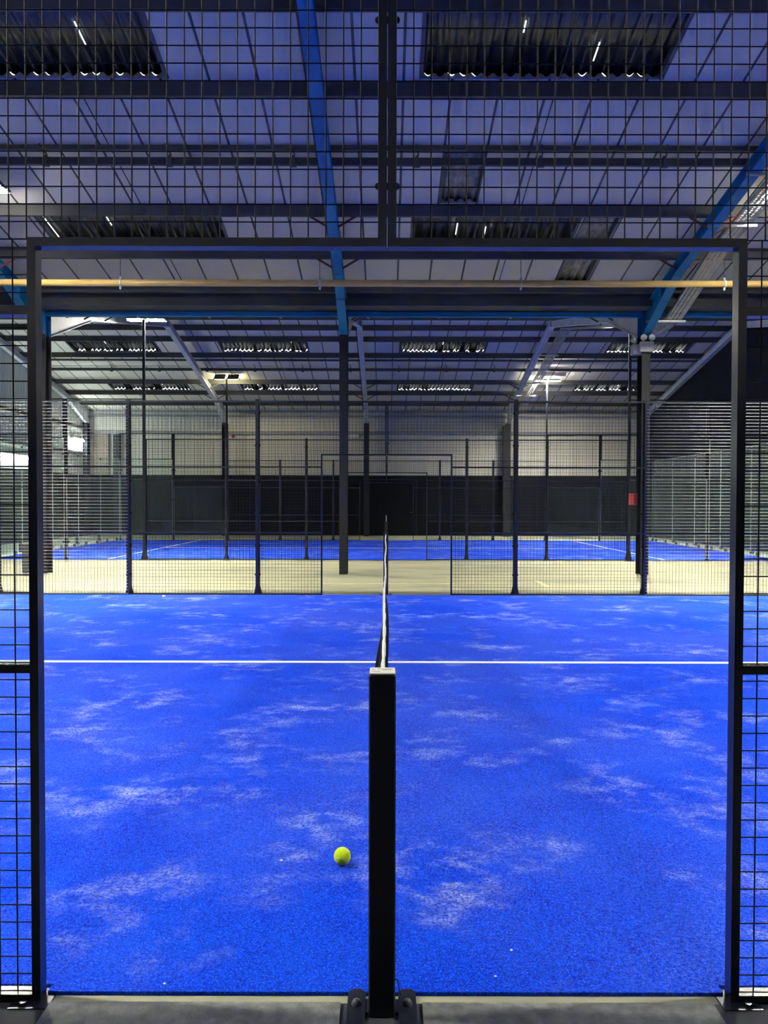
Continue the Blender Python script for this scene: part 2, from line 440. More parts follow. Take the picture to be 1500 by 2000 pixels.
# ------------------------------------------------------------------ rooflights
where = ['top left of the picture, over the near court', 'top right of the picture, over the near court',
         'left, just above the near opening frame', 'right, just above the near opening frame']
gi = 0
def corr(x0, x1, d0, d1, lift, amp, pitch, thick=.008):
    """corrugated sheet following the roof slope, ridges running down the slope"""
    m = MB(); n = int((x1-x0)/pitch*8)+1
    rows = [d0, (d0+d1)/2, d1]
    for side in (0, 1):
        for d in rows:
            for i in range(n+1):
                x = x0+(x1-x0)*i/n
                m.v.append((x, d, sheet_z(d)+lift+amp*math.sin(2*PI*(x-x0)/pitch)+side*thick))
    R = n+1
    for side in (0, 1):
        for j in range(2):
            for i in range(n):
                a = side*3*R + j*R + i
                m.f.append((a, a+1, a+R+1, a+R))
    for i in range(n):
        m.f.append((i, i+1, 3*R+i+1, 3*R+i)); a = 2*R+i; m.f.append((a, a+1, 3*R+a+1, 3*R+a))
    return m
seqd = 0; farpos = ['left end of the upper row', 'second from the left in the upper row', 'third from the left in the upper row', 'right end of the upper row',
                    'left end of the lower row', 'second from the left in the lower row', 'third from the left in the lower row', 'right end of the lower row']
greypos = ['beside a dark rooflight', 'just above the yellow pipe', 'high up right of the mullion']
gk = 0; di = 0
for (x0, x1, d0, d1, kind) in SKY:
    zc = sheet_z((d0+d1)/2)
    if kind == 'dark':
        if d0 < 20: lab = 'blacked-out corrugated rooflight, ' + where[di]; grp = 'rooflights over the near court'
        else: lab = 'narrow dark rooflight in the far roof slope, ' + farpos[di-4]; grp = 'rooflights in the far roof slope'
        di += 1
    else:
        lab = 'grey corrugated sheet patch in the roof lining, ' + greypos[gk]; gk += 1; grp = 'grey corrugated roof patches'
    t = thing('rooflight' if kind == 'dark' else 'corrugated_patch', ((x0+x1)/2, (d0+d1)/2, zc), lab, 'rooflight' if kind == 'dark' else 'roof sheet', grp)
    corr(x0-.03, x1+.03, d0-.05, d1+.05, .085, .024, .146).build('corrugated_sheet', M['roofdark'] if kind == 'dark' else M['roofgrey'], t, True)
    m = MB()
    za, zb = sheet_z(d0), sheet_z(d1)
    w = .05 if kind == 'dark' else .025
    for xa, xb in ((x0, x0+w), (x1-w, x1)):
        n = len(m.v)
        m.prism_x([(d0, za-.015), (d1, zb-.015), (d1, zb+.12), (d0, za+.12)], xa, xb)
    m.prism_x([(d0, za), (d0+.02, za), (d0+.02, za+.12), (d0, za+.12)], x0+w, x1-w)
    m.build('side_trim', M['reveal'], t)
    # ragged wavy lower edge
    m = MB(); n = int((x1-x0)/.146*10); pr = []
    sgn = 1
    for i in range(n+1):
        x = x0+(x1-x0)*i/n
        pr.append((x, zb+.028+.024*math.sin(2*PI*(x-x0)/.146)))
    poly = pr + [(x1, zb-.01), (x0, zb-.01)]
    k = len(m.v)
    for (xx, zz) in pr: m.v += [(xx, d1-.03, zz), (xx, d1-.03, zb-.015), (xx, d1-.015, zz), (xx, d1-.015, zb-.015)]
    for i in range(n):
        a = k+4*i; b = a+4
        m.f += [(a, b, b+1, a+1), (a+2, b+2, b+3, a+3), (a, b, b+2, a+2), (a+1, b+1, b+3, a+3)]
    m.build('closure_strip', M['roofgrey'] if kind == 'dark' else M['roofgrey'], t)
    if kind == 'dark':
        # daylight showing between closure strip and sheet at random crests
        far = d0 > 20
        x = x0+.06
        while x < x1-.1:
            if random.random() < (.8 if far else .42):
                L = random.uniform(.05, .11) if not far else random.uniform(.06, .13); ph = x-x0
                m = MB(); seg = 6; th = random.uniform(.008, .02) if not far else random.uniform(.028, .045)
                a0 = len(m.v)
                for i in range(seg+1):
                    xx = x+L*i/seg
                    zz = zb+.036+.026*math.sin(2*PI*(xx-x0)/.146); t2 = th*math.sin(PI*(i+.4)/(seg+.8))
                    m.v += [(xx, d1-.034, zz), (xx, d1-.034, zz+t2)]
                for i in range(seg):
                    a = a0+2*i; m.f.append((a, a+2, a+3, a+1))
                m.build('light_gap', M['daylight'], t)
            x += .146*(.5 if far else 1)*random.choice((1, 1, 2)) 
        nstreak = 2 if not far else 1
        for q in range(nstreak):
            xx = random.uniform(x0+.1, x1-.1) if not (abs(x0+5.74) < .01 and 12 < d0 < 13 and q == 0) else x0+.1
            s0 = random.uniform(d0+.3, d1-.5); s1 = s0+random.uniform(.15, .35)
            if abs(x0+5.74) < .01 and 12 < d0 < 13 and q == 0: s0, s1 = d0+.15, d1-.1
            a = sheet_z(s0)+.052; b = sheet_z(s1)+.052
            m = MB(); m.prism_x([(s0, a), (s1, b), (s1, b+.006), (s0, a+.006)], xx, xx+.014)
            m.build('light_gap', M['daylight'], t)

# ------------------------------------------------------------------ purlins
def purlin_mesh(d, face=1, h=.19, lip=.055):
    """C channel with its web towards the viewer"""
    z1 = sheet_z(d)-.002; z0 = z1-h
    m = MB(); t = .006
    m.box(XL, XR, d-t, d, z0, z1)
    m.box(XL, XR, d, d+lip, z0, z0+t); m.box(XL, XR, d, d+lip, z1-t-.01, z1-.01)
    m.box(XL, XR, d+lip-t, d+lip, z0+t, z0+t+.015)
    return m
near = [8.66, 9.97, None, 12.62, 13.94, 15.20]
for i, d in enumerate((-.9, .5, 1.9, 3.3, 4.6, 5.9, 7.3)):
    tag(purlin_mesh(d).build('roof_purlin', M['purlin']), 'dark grey purlin over the floor behind the viewer, %s from the front wall' % ORD[i], 'purlin', 'purlins out of the picture')
k = 0
for d in near:
    if d is None: k += 1; continue
    tag(purlin_mesh(d).build('roof_purlin', M['purlin']), 'long dark grey purlin under the near roof, %s from the top of the picture' % ORD[k], 'purlin', 'purlins of the near roof'); k += 1
for i, d in enumerate((16.6, 17.9, 19.2, 20.5, 21.8, 23.1, 24.4)):
    tag(purlin_mesh(d, h=.17).build('roof_purlin', M['purlin']), 'dark purlin on the rising far roof slope, %s behind the valley gutter' % ORD[i], 'purlin', 'purlins of the rising far slope')
for i, d in enumerate((25.6, 26.5, 27.9, None, 30.55, 31.8, 33.1)):
    if d is None: continue
    tag(purlin_mesh(d, h=.17).build('roof_purlin', M['purlin']), 'dark purlin on the far roof slope, %s down from the far ridge' % ORD[i], 'purlin', 'purlins of the far roof slope')
# slender angle and clipped pipe taking the place of one purlin on each visible slope
for d, nm in ((11.22, 'near roof, under the white boards'), (29.0, 'far roof slope, between its two rows of rooflights')):
    z = sheet_z(d)
    q = .06 if d < 20 else .55
    m = MB(); m.box(XL, XR, d-q, d-q+.01, sheet_z(d-q)-.085, sheet_z(d-q)-.025); m.box(XL, XR, d-q+.01, d-q+.05, sheet_z(d-q)-.085, sheet_z(d-q)-.079)
    tag(m.build('steel_angle', M['purlin']), 'slim dark angle above the clipped rail, ' + nm, 'angle')
    t = thing('clipped_rail', (-.86, d+.1, z-.15), 'dark rail with small clips along the ' + nm, 'rail')
    m = MB(); m.box(XL, XR, d+.10, d+.105, z-.215, z-.115); m.box(XL, XR, d+.10, d+.16, z-.215, z-.21); m.build('rail', M['purlin'], t)
    for x in [-10.05+1.745*q for q in range(13)]:
        if x > XR-.3: continue
        m = MB(); m.box(x-.02, x+.02, d+.06, d+.10, z-.225, z-.10); m.box(x-.045, x+.045, d+.05, d+.10, z-.26, z-.22)
        m.tube([(x+.02, d+.06, z-.10), (x-.02, d-.1, z-.02)], .012, 6); m.build('clip', M['darkplastic'], t)
# sag rods between purlins
for x, nm in ((-9.85, 'left'), (-3.83, 'left of the middle rafter'), (2.09, 'right of the middle rafter'), (8.1, 'right')):
    for (a, b, wh) in ((8.7, 15.2, 'near roof'), (25.6, 33.1, 'far roof slope')):
        m = MB(); m.tube([(x, a, sheet_z(a)-.12), (x, b, sheet_z(b)-.12)], .008, 6)
        tag(m.build('sag_rod', M['purlin']), 'thin dark sag rod running down the %s, %s bay' % (wh, nm), 'rod')

# ------------------------------------------------------------------ frames: columns, rafters
def isect_rafter(x, low, up, m, w=.165, tf=.014):
    b = MB()
    b.prism_x(low + up[::-1], x-.005, x+.005)
    for pts, s in ((low, 1), (up, -1)):
        for i in range(len(pts)-1):
            (a, za), (c, zc) = pts[i], pts[i+1]
            b.prism_x([(a, za), (c, zc), (c, zc+s*tf), (a, za+s*tf)], x-w/2, x+w/2)
    return b
def lowz(d): return sheet_z(d)-.39
def upz(d): return sheet_z(d)-.185
fr_name = {-12.86: 'far left frame at the left wall', -6.86: 'left frame', -.86: 'middle frame', 5.14: 'right frame', 11.14: 'right gable wall frame'}
for x in COL_X:
    xx = x + (.09 if x == XL else -.09 if x == XR else 0)
    nm = fr_name[x]
    lowN = [(Y_FRONT+.02, 4.76), (.3, lowz(.3)), (6.95, lowz(6.95)), (14.1, lowz(14.1)), (15.80, 4.76)]
    upN = [(Y_FRONT+.02, upz(Y_FRONT)), (.3, upz(.3)), (6.95, upz(6.95)), (14.1, upz(14.1)), (15.80, upz(15.8)-.02)]
    if x == XR: lowN = lowN[:3] + [(15.8, lowz(15.8))]
    t = thing('roof_rafter', (xx, 11, upz(11)), 'blue steel rafter under the near roof, ' + nm, 'rafter', 'blue rafters')
    isect_rafter(xx, lowN, upN, M['blue']).build('beam', M['blue'], t)
    # stiffener plates and splice lines at the haunch
    for d in (14.1, 14.75):
        m = MB()
        zl = lowz(14.1)+(4.76-lowz(14.1))*(d-14.1)/1.7
        m.prism_x([(d, zl-.012), (d+.02, zl-.018), (d+.02, upz(d)), (d, upz(d))], xx-.078, xx+.078)
        m.build('stiffener', M['blue'], t)
    if x not in (XL, XR):
        for d in (12.62, 13.94):
            for s in (-1, 1):
                m = MB(); m.bar((xx+s*.06, d+.04, lowz(d)+.03), (xx+s*.44, d+.02, upz(d)+.04), .012, .035)
                m.build('fly_brace', M['red'], t)
    lowF = [(16.10, 4.76), (18.4, lowz(18.4)), (24.85, lowz(24.85)), (31.9, lowz(31.9)), (33.62, 4.78)]
    upF = [(16.10, upz(16.1)), (18.4, upz(18.4)), (24.85, upz(24.85)), (31.9, upz(31.9)), (33.9, upz(33.9))]
    lowF.append((33.9, 4.78))
    upF = [(16.10, upz(16.1)), (18.4, upz(18.4)), (24.85, upz(24.85)), (31.9, upz(31.9)), (33.62, upz(33.62)), (33.9, upz(33.9))]
    if x == XR: lowF = [(16.1, lowz(16.1)), (24.85, lowz(24.85)), (33.9, lowz(33.9))]; upF = [(16.1, upz(16.1)), (24.85, upz(24.85)), (33.9, upz(33.9))]
    t = thing('roof_rafter', (xx, 24.85, upz(24.85)), 'white steel rafter beyond the valley gutter, ' + nm, 'rafter', 'white rafters')
    isect_rafter(xx, lowF, upF, M['white']).build('beam', M['white'], t)
    m = MB()
    for d in (24.84,):
        m.box(xx-.08, xx+.08, d-.012, d+.012, lowz(24.85)-.02, upz(24.85))
    m.build('apex_plate', M['white'], t)
    if x not in (XL, XR):
        for d in (30.55, 31.8, 17.9, 19.2):
            for s in (-1, 1):
                m = MB(); m.bar((xx+s*.06, d, lowz(d)+.03), (xx+s*.44, d, upz(d)+.03), .012, .035)
                m.build('fly_brace', M['purlin'], t)
    # valley column: black shaft with a blue head
    t = thing('steel_column', (xx, 15.95, 0), 'black steel column with blue head between the courts, ' + nm, 'column', 'columns between the courts')
    m = MB(); m.box(xx-.0825, xx+.0825, 15.80, 15.815, .0, 4.76); m.box(xx-.0825, xx+.0825, 16.085, 16.10, .0, 4.76); m.box(xx-.005, xx+.005, 15.815, 16.085, 0, 4.76)
    m.build('shaft', M['column'], t)
    m = MB(); m.box(xx-.0825, xx+.0825, 15.80, 15.815, 4.76, 5.24); m.box(xx-.0825, xx+.0825, 16.085, 16.10, 4.76, 5.24); m.box(xx-.005, xx+.005, 15.815, 16.085, 4.76, 5.24)
    m.build('column_head', M['blue'], t)
    # far column
    m = MB(); m.box(xx-.11, xx+.11, 33.62, 33.635, 0, 4.78); m.box(xx-.11, xx+.11, 33.9, 33.915, 0, 4.78); m.box(xx-.005, xx+.005, 33.635, 33.9, 0, 4.78)
    if x != -.86 and x != XL: m.box(xx-.2 if x > 0 else xx-.11, xx-.11 if x > 0 else xx+.0, 33.62, 33.9, 0, 4.70)
    tag(m.build('steel_column', M['column']), 'black steel column standing against the back wall, ' + nm, 'column', 'columns at the back wall')
# eaves beams and valley gutter
for i in range(4):
    a, b = COL_X[i]+.0825, COL_X[i+1]-.0825
    if i == 0: a += .1
    if i == 3: b -= .1
    t = thing('eaves_beam', ((a+b)/2, 15.9, 5.18), 'blue eaves beam under the gutter, %s bay from the left' % ORD[i], 'beam', 'blue eaves beams')
    m = MB(); m.cbox(a, b, 15.85, 15.95, 5.13, 5.23, .008); m.build('beam', M['blue'], t)
    x = a+.4
    while x < b:
        m = MB(); m.box(x-.025, x+.025, 15.88, 15.93, 5.105, 5.13); m.build('clip', M['cable'], t); x += 1.42
m = MB()
m.box(XL, XR, 15.45, 15.46, 5.245, 5.50); m.box(XL, XR, 15.46, 16.33, 5.245, 5.255); m.box(XL, XR, 16.33, 16.34, 5.245, 5.50)
m.box(XL, XR, 15.42, 15.46, 5.47, 5.485)
tag(m.build('valley_gutter', M['gutter']), 'long dark grey box gutter in the valley between the two roofs', 'gutter')

# yellow pipe hung below the near roof
t = thing('yellow_pipe', (0, 13.9, 5.24), 'long yellow pipe hung on thin rods across the hall', 'pipe')
m = MB(); m.tube([(XL+.02, 13.9, 5.25), (XR-.02, 13.9, 5.25)], .058, 16, cap=True); m.build('pipe', M['yellow'], t, True)
for x in (-11.6, -8.13, -4.64, -1.17, 2.33, 5.87, 9.4):
    m = MB(); m.tube([(x, 13.9, 5.33), (x, 13.9, upz(13.9)+.06)], .005, 6); m.build('hanger_rod', M['purlin'], t)
    m = MB()
    m.tube([(x-.006, 13.9, 5.25), (x+.02, 13.9, 5.25)], .066, 14); m.sphere((x, 13.9, 5.335), .025, 8, 6); m.sphere((x, 13.9, 5.165), .022, 8, 6, 1.5)
    m.build('pipe_clamp', M['lens'], t)

# cable tray beside the right rafter
t = thing('cable_tray', (5.56, 12, 6), 'perforated grey cable tray running beside the right blue rafter', 'cable tray')
tray = [(1.0, 5.72), (6.95, 6.85), (13.4, 5.66), (15.5, 4.99), (16.5, 4.93), (18.6, 5.54), (24.85, 6.83), (32.4, 5.35)]
m = MB(); x0, x1 = 5.41, 5.72
for i in range(len(tray)-1):
    (a, za), (b, zb) = tray[i], tray[i+1]
    L = math.hypot(b-a, zb-za); n = int(L/.05)
    for s in (x0, x1-.012):
        m.prism_x([(a, za), (b, zb), (b, zb+.05), (a, za+.05)], s, s+.012)
    for xx in (x0+.0, x0+.075, x0+.15, x0+.225, x1-.04):
        m.prism_x([(a, za), (b, zb), (b, zb+.003), (a, za+.003)], xx, xx+.04)
    for q in range(n):
        ya = a+(b-a)*q/n; yb = a+(b-a)*(q+.42)/n; z_a = za+(zb-za)*q/n; z_b = za+(zb-za)*(q+.42)/n
        m.prism_x([(ya, z_a-.001), (yb, z_b-.001), (yb, z_b+.002), (ya, z_a+.002)], x0, x1)
m.build('tray', M['cable'], t)
for d in (9.9, 11.2, 12.55, 15.5, 26.9, 28.3, 29.6, 31.0):
    for i in range(len(tray)-1):
        if tray[i][0] <= d <= tray[i+1][0]:
            z = tray[i][1]+(tray[i+1][1]-tray[i][1])*(d-tray[i][0])/(tray[i+1][0]-tray[i][0])
    m = MB(); m.box(5.03, 5.80, d-.02, d+.02, z-.045, z-.004); m.build('strut', M['cable'], t)
m = MB(); m.tube([(5.50, 11.0, 6.10), (5.47, 12.0, 5.98), (5.36, 12.5, 5.78), (5.30, 12.9, 5.78), (5.22, 13.1, 5.72)], .012, 6)
m.build('orange_cable', M['orange'], t)

# ------------------------------------------------------------------ courts
def court(y0, y1, ymid, which):
    t = thing('artificial_turf', (0, (y0+y1)/2, 0), 'blue sanded artificial turf of the %s' % which, 'court surface')
    m = MB()
    # turf stops a little short of the fence panels but reaches the frame line in the opening
    m.box(-9.92, 9.92, y0+.07, y1-.07, 0, .012)
    m.box(-.985, .985, y0+.035, y0+.07, 0, .012); m.box(-.985, .985, y1-.07, y1-.035, 0, .012)
    m.build('turf', M['turf'], t)
    for xa, xb, ya, yb in ((-6.95, 6.95, ymid-.035, ymid+.035),):
        m = MB(); m.box(xa, xb, ya, yb, .012, .0145); m.build('court_line', M['line'], t)
    for x in (-6.95, 6.95):
        m = MB(); m.box(x-.035, x+.035, y0+.1, y1-.1, .012, .0142); m.build('court_line', M['line'], t)
court(2.25, 12.25, 7.06, 'near court')
court(19.72, 29.78, 24.75, 'second court')
m = MB(); m.box(-9.8, 5.5, 14.02, 14.07, 0, .002); tag(m.build('floor_marking', M['mark']), 'faded yellow stripe painted across the concrete between the courts', 'floor marking')
m = MB(); m.prism_y([(2.72, .0), (2.80, .0), (2.80, .0024), (2.72, .0024)], 13.5, 14.6)
tag(m.build('floor_marking', M['mark']), 'short faded yellow mark on the concrete right of the net', 'floor marking')

PITCH = .0505
def wires(x0, x1, z0, z1, y, sides=6, rv=.0021, rh=.0018, hfront=True, xoff=0):
    m = MB()
    n = int(round((x1-x0)/PITCH)); n = max(n, 1)
    for i in range(n+1):
        x = x0+(x1-x0)*i/n
        m.tube([(x, y, z0), (x, y, z1)], rv, sides, cap=False)
    n = max(int(round((z1-z0)/PITCH)), 1)
    dy = -(rv+rh) if hfront else (rv+rh)
    for i in range(n+1):
        z = z0+(z1-z0)*i/n
        m.tube([(x0, y+dy, z), (x1, y+dy, z)], rh, sides, cap=False)
    return m
W, D = .0245, .04      # frame tube: seen width, depth
def panel(name, label, H=3.0, L=2.0, rails=(.951, 1.968), sides=4, z0=0., bright=False):
    t = thing(name, (0,0,0), label, 'fence panel')
    m = MB()
    m.box(0, W, 0, D, z0, H); m.box(L-W, L, 0, D, z0, H)
    m.box(W, L-W, 0, D, H-W, H); m.box(W, L-W, 0, D, z0, z0+W)
    for z in rails: m.box(W, L-W, 0, D, z, z+W)
    m.build('frame', M['frame'], t)
    wires(W, L-W, z0+W, H-W, D*.55, sides).build('wire_mesh', M['wire'], t, True)
    return t
def opening_panel(s, label, sides=4, far=False):
    """fence panel with a notch for the walkway; s=-1 left of the net, +1 right"""
    t = thing('gateway_fence', (0,0,0), label, 'fence panel')
    def X(a, b): return (min(s*a, s*b), max(s*a, s*b))
    m = MB(); z_h = 2.160
    def bx(a, b, z0, z1, c=.0015):
        x0, x1 = X(a, b); m.box(x0, x1, 0, D, z0, z1)
    bx(.001, W, z_h+W, 3.0); bx(W, 2-W, 3-W, 3.0); bx(2-W, 2, 0, 3)
    bx(.001, .991, z_h, z_h+W)                    # header over the opening
    bx(.991, .991+W, 0, z_h+W)                    # jamb
    bx(.991+W, 2-W, 0, W)
    for z in (.951, 1.968): bx(.991+W, 2-W, z, z+W)
    m.build('frame', M['frame'], t)
    g = MB()
    for (a, b, z0, z1) in ((W, 2-W, z_h+W, 3-W), (.991+W, 2-W, W, z_h+W)):
        x0, x1 = X(a, b)
        w = wires(x0, x1, z0, z1, D*.55, sides)
        n = len(g.v); g.v += w.v; g.f += [tuple(i+n for i in f_) for f_ in w.f]
    g.build('wire_mesh', M['wire'], t, True)
    # mitre lines at the header corner, foot under the jamb
    x0, x1 = X(.96, 1.07)
    m = MB(); m.box(x0, x1, -.035, D+.02, 0, .006)
    xc = s*1.035
    m.tube([(xc, -.015, .006), (xc, -.015, .014)], .011, 6); m.build('foot_plate', M['frame'], t)
    return t

def clamp(y, z, label, grp):
    m = MB(); poly = []
    for i in range(13):
        a = -PI/2+PI*i/12; poly.append((.026+.0095*math.cos(a), z+.0095*math.sin(a)))
    for i in range(13):
        a = PI/2+PI*i/12; poly.append((-.026+.0095*math.cos(a), z+.0095*math.sin(a)))
    m.prism_y(poly, y, y+.006)
    for sx in (-.030, .030): m.tube([(sx, y-.004, z), (sx, y+.012, z)], .005, 6)
    return tag(m.build('panel_clamp', M['frame']), label, 'clamp', grp)

FD = {0: 'of the nearest fence', 1: "of the near court's far fence", 2: "of the second court's front fence", 3: "of the second court's back fence"}
FY = {0: 2.25, 1: 12.25, 2: 19.75, 3: 29.75}
# masters
P0L = opening_panel(-1, 'L', 8); P0R = opening_panel(1, 'R', 8)
P1L = opening_panel(-1, 'L', 6); P1R = opening_panel(1, 'R', 6)
PP = panel('mesh_fence', 'P', sides=6)
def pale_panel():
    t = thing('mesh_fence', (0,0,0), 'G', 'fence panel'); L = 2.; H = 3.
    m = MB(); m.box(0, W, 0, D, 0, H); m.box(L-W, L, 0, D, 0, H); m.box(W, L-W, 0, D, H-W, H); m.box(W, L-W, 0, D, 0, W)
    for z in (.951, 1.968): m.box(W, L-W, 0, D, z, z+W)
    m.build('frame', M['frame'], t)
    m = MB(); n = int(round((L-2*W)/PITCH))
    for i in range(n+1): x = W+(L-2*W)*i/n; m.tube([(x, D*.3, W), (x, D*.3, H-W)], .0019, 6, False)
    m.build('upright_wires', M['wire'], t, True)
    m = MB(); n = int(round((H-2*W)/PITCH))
    for i in range(n+1): z = W+(H-2*W)*i/n; m.tube([(.0, -.003, z), (L, -.003, z)], .0022, 6, True)  # cross wires drawn paler than the dark uprights
    o = m.build('cross_wires', M['palewire'], t, True); o['label'] = 'pale cross wires'
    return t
def post_master():
    t = thing('fence_post', (0,0,0), 'p', 'post')
    m = MB(); m.cbox(-.032, .032, .0, .07, 0, 3.03, .004); m.build('upright', M['post'], t)
    m = MB(); m.box(-.07, .07, .0, .12, 0, .01); m.build('base_plate', M['post'], t)
    m = MB(); m.prism_x([(.07, .01), (.12, .01), (.07, .22)], -.004, .004); m.prism_y([(.032, .01), (.065, .01), (.032, .16)], .03, .036); m.prism_y([(-.032, .01), (-.032, .16), (-.065, .01)], .03, .036); m.build('gusset', M['post'], t)
    for z in (.3, .75, 1.25, 1.75, 2.3, 2.8):
        m = MB(); m.box(-.045, .045, .005, .03, z, z+.03); m.build('clamp', M['frame'], t)
    return t
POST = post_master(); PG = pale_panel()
used = set()
def place(master, loc, label, group):
    if master.name in used: return dup(master, loc, label, group)
    used.add(master.name); master.location = loc; master['label'] = label; master['group'] = group; return master
for k in range(4):
    y = FY[k]
    L, R = (P0L, P0R) if k == 0 else (P1L, P1R)
    place(L, (0, y, 0), 'black mesh fence round the left half of the opening ' + FD[k], 'opening panels')
    place(R, (0, y, 0), 'black mesh fence round the right half of the opening ' + FD[k], 'opening panels')
    rng = {0: (2,), 1: (2, 4, 6), 2: (2, 4), 3: (2, 4)}[k]
    for a in rng:
        for s in (-1, 1):
            side = 'left' if s < 0 else 'right'
            x = a+.004 if s > 0 else -a-2+.004
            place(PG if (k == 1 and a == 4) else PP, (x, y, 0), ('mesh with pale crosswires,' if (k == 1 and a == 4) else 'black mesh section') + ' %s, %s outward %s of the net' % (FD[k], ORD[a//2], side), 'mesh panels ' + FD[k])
    for a in {0: (2, 4), 1: (2, 4, 8), 2: (2, 4), 3: (2, 4)}[k]:
        for s in (-1, 1):
            side = 'left' if s < 0 else 'right'
            place(POST, (s*a, y+.045, 0), 'black post %s, %s outward %s of the net' % (FD[k], ORD[a//2-1], side), 'posts ' + FD[k])
    for z, w in ((2.815, 'upper'), (2.345, 'lower')):
        clamp(y+.041, z, 'black clamp on the centre mullion %s, %s of two' % (FD[k], w), 'mullion clamps')

# glass corners of the second court: 2 m and 3 m glass with mesh above to 4 m
def glass_panel(name, label, x0, x1, y0, y1, z1, grp):
    t = thing(name, ((x0+x1)/2, (y0+y1)/2, 0), label, 'glass wall', grp)
    g = .006
    m = MB()
    if x1-x0 > y1-y0: m.box(x0+g, x1-g, y0, y1, .06, z1)
    else: m.box(x0, x1, y0+g, y1-g, .06, z1)
    m.build('pane', M['glass'], t)
    m = MB(); e = .004
    if x1-x0 > y1-y0:
        m.box(x0+g-e, x0+g, y0-.001, y1+.001, .06, z1); m.box(x1-g, x1-g+e, y0-.001, y1+.001, .06, z1); m.box(x0+g, x1-g, y0-.001, y1+.001, z1, z1+e)
    else:
        m.box(x0-.001, x1+.001, y0+g-e, y0+g, .06, z1); m.box(x0-.001, x1+.001, y1-g, y1-g+e, .06, z1); m.box(x0-.001, x1+.001, y0+g, y1-g, z1, z1+e)
    m.build('polished_edge', M['glassedge'], t)
    return t
def tall_post(x, y, H, label, grp):
    t = thing('tall_post', (x, y, 0), label, 'post', grp)
    m = MB(); m.cbox(x-.032, x+.032, y-.035, y+.035, 0, H, .004); m.build('upright', M['post'], t)
    m = MB(); m.box(x-.09, x+.09, y-.09, y+.09, 0, .012); m.prism_x([(y+.035, .012), (y+.09, .012), (y+.035, .3)], x-.004, x+.004); m.prism_x([(y-.035, .012), (y-.035, .3), (y-.09, .012)], x-.004, x+.004); m.build('base_plate', M['post'], t)
    for z in (.42, 1.5, 2.6):
        m = MB(); m.box(x-.07, x+.07, y-.05, y+.05, z, z+.05); m.build('clamp', M['frame'], t)
    return t
for k, y in ((2, 19.75), (3, 29.75)):
    for s in (-1, 1):
        side = 'left' if s < 0 else 'right'; fb = 'front' if k == 2 else 'back'
        a, b = (6.03, 7.97), (8.03, 9.97)
        for (u, v), gh, wh in ((a, 2.0, 'two metres high'), (b, 3.0, 'three metres high')):
            x0, x1 = (s*u, s*v) if s > 0 else (s*v, s*u)
            glass_panel('glass_wall', 'clear glass %s, %s %s corner of the second court' % (wh, side, fb), x0, x1, y+.01, y+.022, gh, 'side glass of the second court')
            t = thing('overhead_mesh_fence', (x0, y, gh), 'black mesh above the %s glass, %s %s corner of the second court' % ('lower' if gh < 2.5 else 'taller', side, fb), 'fence panel', 'mesh above glass')
            m = MB(); m.box(x0, x0+W, y, y+D, gh+.02, 4); m.box(x1-W, x1, y, y+D, gh+.02, 4); m.box(x0+W, x1-W, y, y+D, 4-W, 4); m.box(x0+W, x1-W, y, y+D, gh+.02, gh+.02+W)
            m.build('frame', M['frame'], t)
            wires(x0+W, x1-W, gh+.02+W, 4-W, y+D/2, 4).build('wire_mesh', M['wire'], t, True)
        tall_post(s*8, y+.06, 4.0, 'tall black post between glass sheets, %s %s of the second court' % (side, fb), 'tall glass posts')
        tall_post(s*10, y+.06 if k == 3 else y-.02, 4.0, 'tall black corner post, %s %s of the second court' % (side, fb), 'tall glass posts')
for s in (-1, 1):
    side = 'left' if s < 0 else 'right'
    for i in range(5):
        ya = 19.79+i*1.99; yb = ya+1.99
        if i == 0: ya += .05
        if i == 4: yb -= .02
        glass_panel('glass_wall', 'clear glass sheet, %s end of the second court, %s from the front' % (side, ORD[i]), s*10.0-.006, s*10.0+.006, ya, yb, 3.0, '%s end wall glass' % side)
        if i:
            m = MB(); 
            for z in (.06, 1.0, 2.0, 2.9):
                m.box(s*10-.02, s*10+.02, ya-.03, ya+.03, z, z+.05)
            m.box(min(s*10.02, s*10.09), max(s*10.02, s*10.09), ya-.03, ya+.03, 0, .5)
            tag(m.build('glass_post', M['post']), 'low black bracket post behind the %s end glass, %s from the front' % (side, ORD[i-1]), 'post', 'end wall posts')
    # pale kerb strip with feet outside the turf
    t = thing('court_kerb', (s*10.2, 24.75, 0), 'pale concrete kerb strip below the %s end glass' % side, 'kerb')
    m = MB(); m.box(min(s*10.005, s*10.38), max(s*10.005, s*10.38), 19.7, 29.8, 0, .05); m.build('kerb', M['kerb'], t)
    for q in range(10):
        yy = 20.3+q; m = MB(); m.prism_x([(yy-.05, .012), (yy+.05, .012), (yy+.02, .11), (yy-.02, .11)], min(s*9.93, s*9.99), max(s*9.93, s*9.99)); m.build('foot_clamp', M['darkplastic'], t)

